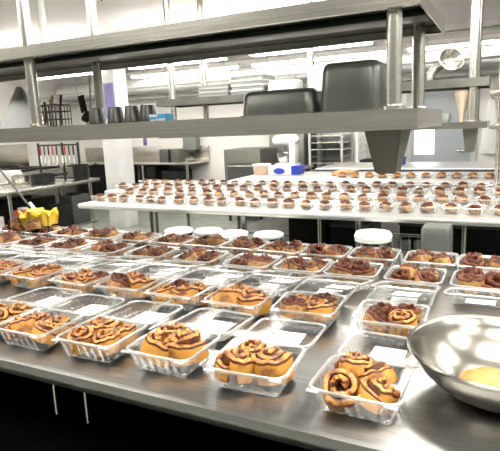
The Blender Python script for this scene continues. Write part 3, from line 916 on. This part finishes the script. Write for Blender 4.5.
for k in range(12):
    z = .3 + k * .12
    for a in (-.23, .23):
        bm = bmesh.new(); box(bm, a - .015, a + .015, -.28, .28, z, z + .012); finish('rail', bm, 'white', e)
for k in (3, 4):
    bm = bmesh.new(); box(bm, -.22, .22, -.25, .25, 0, .11, .01); o = finish('black_tray', bm, 'black', None, 35, (-1.9, 8.45, .313 + k * .12))
    tag(o, 'black tray in the white rack beside the grey door, %s' % ('upper' if k == 4 else 'lower'), 'tray', 'black trays in the white rack')
# hanging smocks at the right
for n, (x, mt_) in enumerate(((-.24, 'white'), (.12, 'light_grey'))):
    e = empty('apron', (x, 8.74, 1.75), 0, '%s apron hanging on the back wall right of the grey door' % ('white' if n == 0 else 'pale grey'), 'apron')
    bm = bmesh.new()
    pr = [(.05, 0), (.07, -.1), (.11, -.3), (.13, -.6), (.14, -.8)]
    loft(bm, [[(r * math.cos(t) * (1 + .12 * math.sin(5 * t)), .035 * math.sin(t), z) for t in [2 * PI * k / 24 for k in range(24)]] for r, z in pr][::-1], True)
    finish('cloth', bm, mt_, e, 60)
    bm = bmesh.new(); tube(bm, [(0, .05, .02), (0, 0, .02), (0, -.02, .05)], .008, 8); finish('hook', bm, 'black', e)
o = bxo('wall_box', (-.12 + .62, .78, 8.70, 8.795, 1.30, 1.5), 'dark_grey', None, .01); tag(o, 'dark wall box on the back wall at the right edge', 'wall box')

# ------------------------------------------------------------------ back wall, left
e = empty('sink_counter', (-6.85, 8.4, 0), 0, 'long steel sink counter with backsplash along the left of the back wall', 'counter')
bxo('counter_top', (-1.6, 1.6, -.38, .38, .86, .90), 'steel', e, .006)
bxo('backsplash', (-1.6, 1.6, .36, .39, .90, 1.18), 'steel', e, .004)
bxo('cabinet', (-1.55, -.2, -.3, .36, .12, .86), 'black', e, .006)
bxo('shelf', (-.2, 1.55, -.3, .36, .25, .28), 'steel_dark', e, .004)
for x in (-1.5, -.2, .5, 1.52):
    bm = bmesh.new(); tube(bm, [(x, -.32, 0), (x, -.32, .87)], .025, 10); finish('leg', bm, 'steel', e)
bm = bmesh.new(); tube(bm, [(-.55, .25, .90), (-.55, .25, 1.02), (-.53, .2, 1.10), (-.45, .1, 1.16), (-.40, .0, 1.12)], .014, 10)
tube(bm, [(-.75, .25, .94), (-.35, .25, .94)], .016, 10)
finish('faucet', bm, 'chrome', e)
for n, (x, h) in enumerate(((-.9, .5), (-.2, .4), (.35, .55), (.9, .45))):
    b = bxo('under_bin', (-6.85 + x, -6.85 + x + .4, 8.12, 8.6, .2805 if x > -.3 else .28, .2805 + h), 'black', None, .02) if x > -.1 else None
    if b: tag(b, 'black bin under the sink counter, %s one' % ('nearer the faucet' if n == 2 else 'right hand'), 'bin', 'bins under the sink counter')
for n, x in enumerate((-5.98, -5.72)):
    inverted_pan('grey_bucket', x + .05, 8.3, TZ + .001, .11, .11, .24, 0, 'grey upside down bucket on the sink counter, %s of two' % ('left' if n == 0 else 'right'), 'pan_grey')
e = empty('towel_dispenser', (-5.6, 8.74, 1.10), 0, 'grey towel dispenser on the back wall above the buckets', 'dispenser')
bxo('body', (-.15, .15, -.12, .05, 0, .28), 'grey', e, .02)
bxo('tray', (-.11, .11, -.14, -.05, -.03, 0), 'dark_grey', e, .004)
e = empty('poster', (-6.82, 8.79, 1.3), 0, 'small violet and white poster on the back wall right of the column', 'poster')
bxo('sheet', (-.09, .09, -.006, 0, -.12, .14), 'paper', e)
bxo('picture', (-.02, .08, -.0075, -.0062, -.10, .10), 'violet', e)
bxo('monitor_screen', (-8.58, -8.54, 5.2, 5.8, 1.6, 1.95), 'screen')
tag(bpy.data.objects['monitor_screen'], 'blue lit monitor on the left wall at the edge', 'monitor')
# range with hooded steel splash, far left
e = empty('cooking_range', (-7.75, 6.6, 0), 0, 'steel cooking range with tall splash panel at the far left', 'range')
bxo('body', (-.7, .5, -.6, .6, .1, .90), 'steel_dark', e, .01)
bxo('splash_panel', (-.72, -.68, -.6, .6, .90, 1.35), 'steel', e, .004)
bm = bmesh.new()
for k in range(4):
    box(bm, -.6 + (k % 2) * .5, -.2 + (k % 2) * .5, -.5 + (k // 2) * .55, -.1 + (k // 2) * .55, .90, .93, .006)
finish('grate', bm, 'black', e)
for k in range(4):
    bm = bmesh.new(); tube(bm, [(.5, -.4 + k * .25, .8), (.535, -.4 + k * .25, .8)], .03, 12); finish('knob', bm, 'black', e)

# ------------------------------------------------------------------ left prep table with knife rack and pots
steel_table('side_table', -7.0, -5.03, 3.95, 5.45, TZ, 'steel side table at left with a black utensil frame and pots on it', (.32, 'steel_dark'),
            [(.88, .65), (.88, -.65), (-.85, .65), (-.85, -.65), (.3, .65)], m='steel')
e = empty('knife_rack', (-5.4, 5.1, TZ + .001), 0, 'black metal frame hung with knives and tools on the side table', 'frame')
for x in (-.36, .08, .36):
    bm = bmesh.new(); box(bm, x - .012, x + .012, -.012, .012, 0, .50, .003); finish('upright', bm, 'black_steel', e)
for z in (.02, .46):
    bm = bmesh.new(); box(bm, -.37, .37, -.01, .01, z, z + .02, .003); finish('rail', bm, 'black_steel', e)
for k in range(9):
    x = -5.4 - .30 + k * .075
    if abs(x + 5.32) < .02: x += .025
    ms = ['red', 'steel', 'black_steel'][k % 3]
    b = empty('knife', (x, 5.075, TZ + .44), 0, '%s knife hanging from the black frame, %s from the left' % (['red handled', 'steel', 'black'][k % 3], ORD[k]), 'knife', 'knives on the black frame')
    bm = bmesh.new(); box(bm, -.009, .009, -.006, .006, -.10, .02, .003); finish('handle', bm, 'red' if k % 3 == 0 else 'black_steel', b)
    bm = bmesh.new(); box(bm, -.014, .014, -.0015, .0015, -.24, -.10, .0005); finish('blade', bm, 'chrome', b)
def pot(name, x, y, r, h, mt_, label, tilt=0.):
    e = empty(name, (x, y, TZ + .001), .4, label, 'pot')
    bm = bmesh.new(); lathe(bm, [(0, 0), (r * .9, 0), (r, .02), (r, h), (r * 1.05, h + .004), (r * .96, h), (r * .94, .02), (0, .012)], 28); finish('body', bm, mt_, e)
    bm = bmesh.new(); tube(bm, [(r * .98, 0, h * .8), (r * 1.5, 0, h * .9), (r * 2.1, 0, h * 1.0)], .013, 8); finish('handle', bm, 'black', e)
pot('cooking_pot', -5.32, 4.72, .15, .12, 'black_steel', 'wide black cooking pot on the side table near the black frame')
pot('cooking_pot', -5.18, 5.25, .11, .20, 'black_steel', 'tall black cooking pot behind the frame at the corner of the side table')
pot('cooking_pot', -5.72, 4.75, .14, .10, 'steel', 'wide steel cooking pot on the side table left of the black one')
inverted_pan('food_pan', -6.25, 4.9, TZ + .001, .2, .15, .14, .3, 'pale food pan upside down at the left of the side table', 'light_grey')
e = empty('serving_tray', (-6.1, 4.35, TZ + .001), .15, 'wide flat steel tray on the near part of the side table', 'tray')
bm = bmesh.new(); box(bm, -.33, .33, -.22, .22, 0, .012, .004); finish('base', bm, 'steel', e)
bm = bmesh.new(); tube(bm, [(-.33, -.22, .016), (.33, -.22, .016), (.33, .22, .016), (-.33, .22, .016), (-.33, -.22, .016)], .008, 8); finish('rim', bm, 'steel', e)
for n, (x, y, s_, mt_, lb) in enumerate(((-5.30, 4.35, (.09, .09, .30), 'red', 'red jug under the side table'), (-5.2, 4.75, (.07, .2, .28), 'black', 'black narrow case under the side table'),
                                        (-5.45, 4.05, (.10, .06, .26), 'light_grey', 'pale grey carton under the near end of the side table'), (-6.0, 4.7, (.35, .5, .36), 'black', 'large black crate under the side table'),
                                        (-5.25, 5.15, (.12, .16, .38), 'dark_grey', 'dark bin under the far end of the side table'))):
    e = empty('jug' if n == 0 else 'container', (x, y, .3205), 0, lb, 'container')
    a, b_, h = s_
    bm = bmesh.new(); box(bm, -a, a, -b_, b_, 0, h, .015); finish('body', bm, mt_, e)
    bm = bmesh.new(); box(bm, -a * .5, a * .5, -b_ * .5, b_ * .5, h, h + .03, .006); finish('cap', bm, 'white' if n in (0, 2) else 'black', e)
# long steel handled mop leaning at the far end of the near table
e = empty('scraper_pole', (0, 0, 0), 0, 'long grey handled scraper leaning down behind the left end of the near table', 'scraper')
bm = bmesh.new(); tube(bm, [(-3.35, 2.81, .975), (-3.63, 2.81, 1.255), (-4.3, 2.81, 1.92)], .008, 10); finish('handle', bm, 'dark_grey', e)
bm = bmesh.new(); tube(bm, [(-3.34, 2.81, 1.0), (-3.30, 2.81, .95), (-3.24, 2.81, .86)], [.011, .018, .022], 10); finish('head', bm, 'light_grey', e)
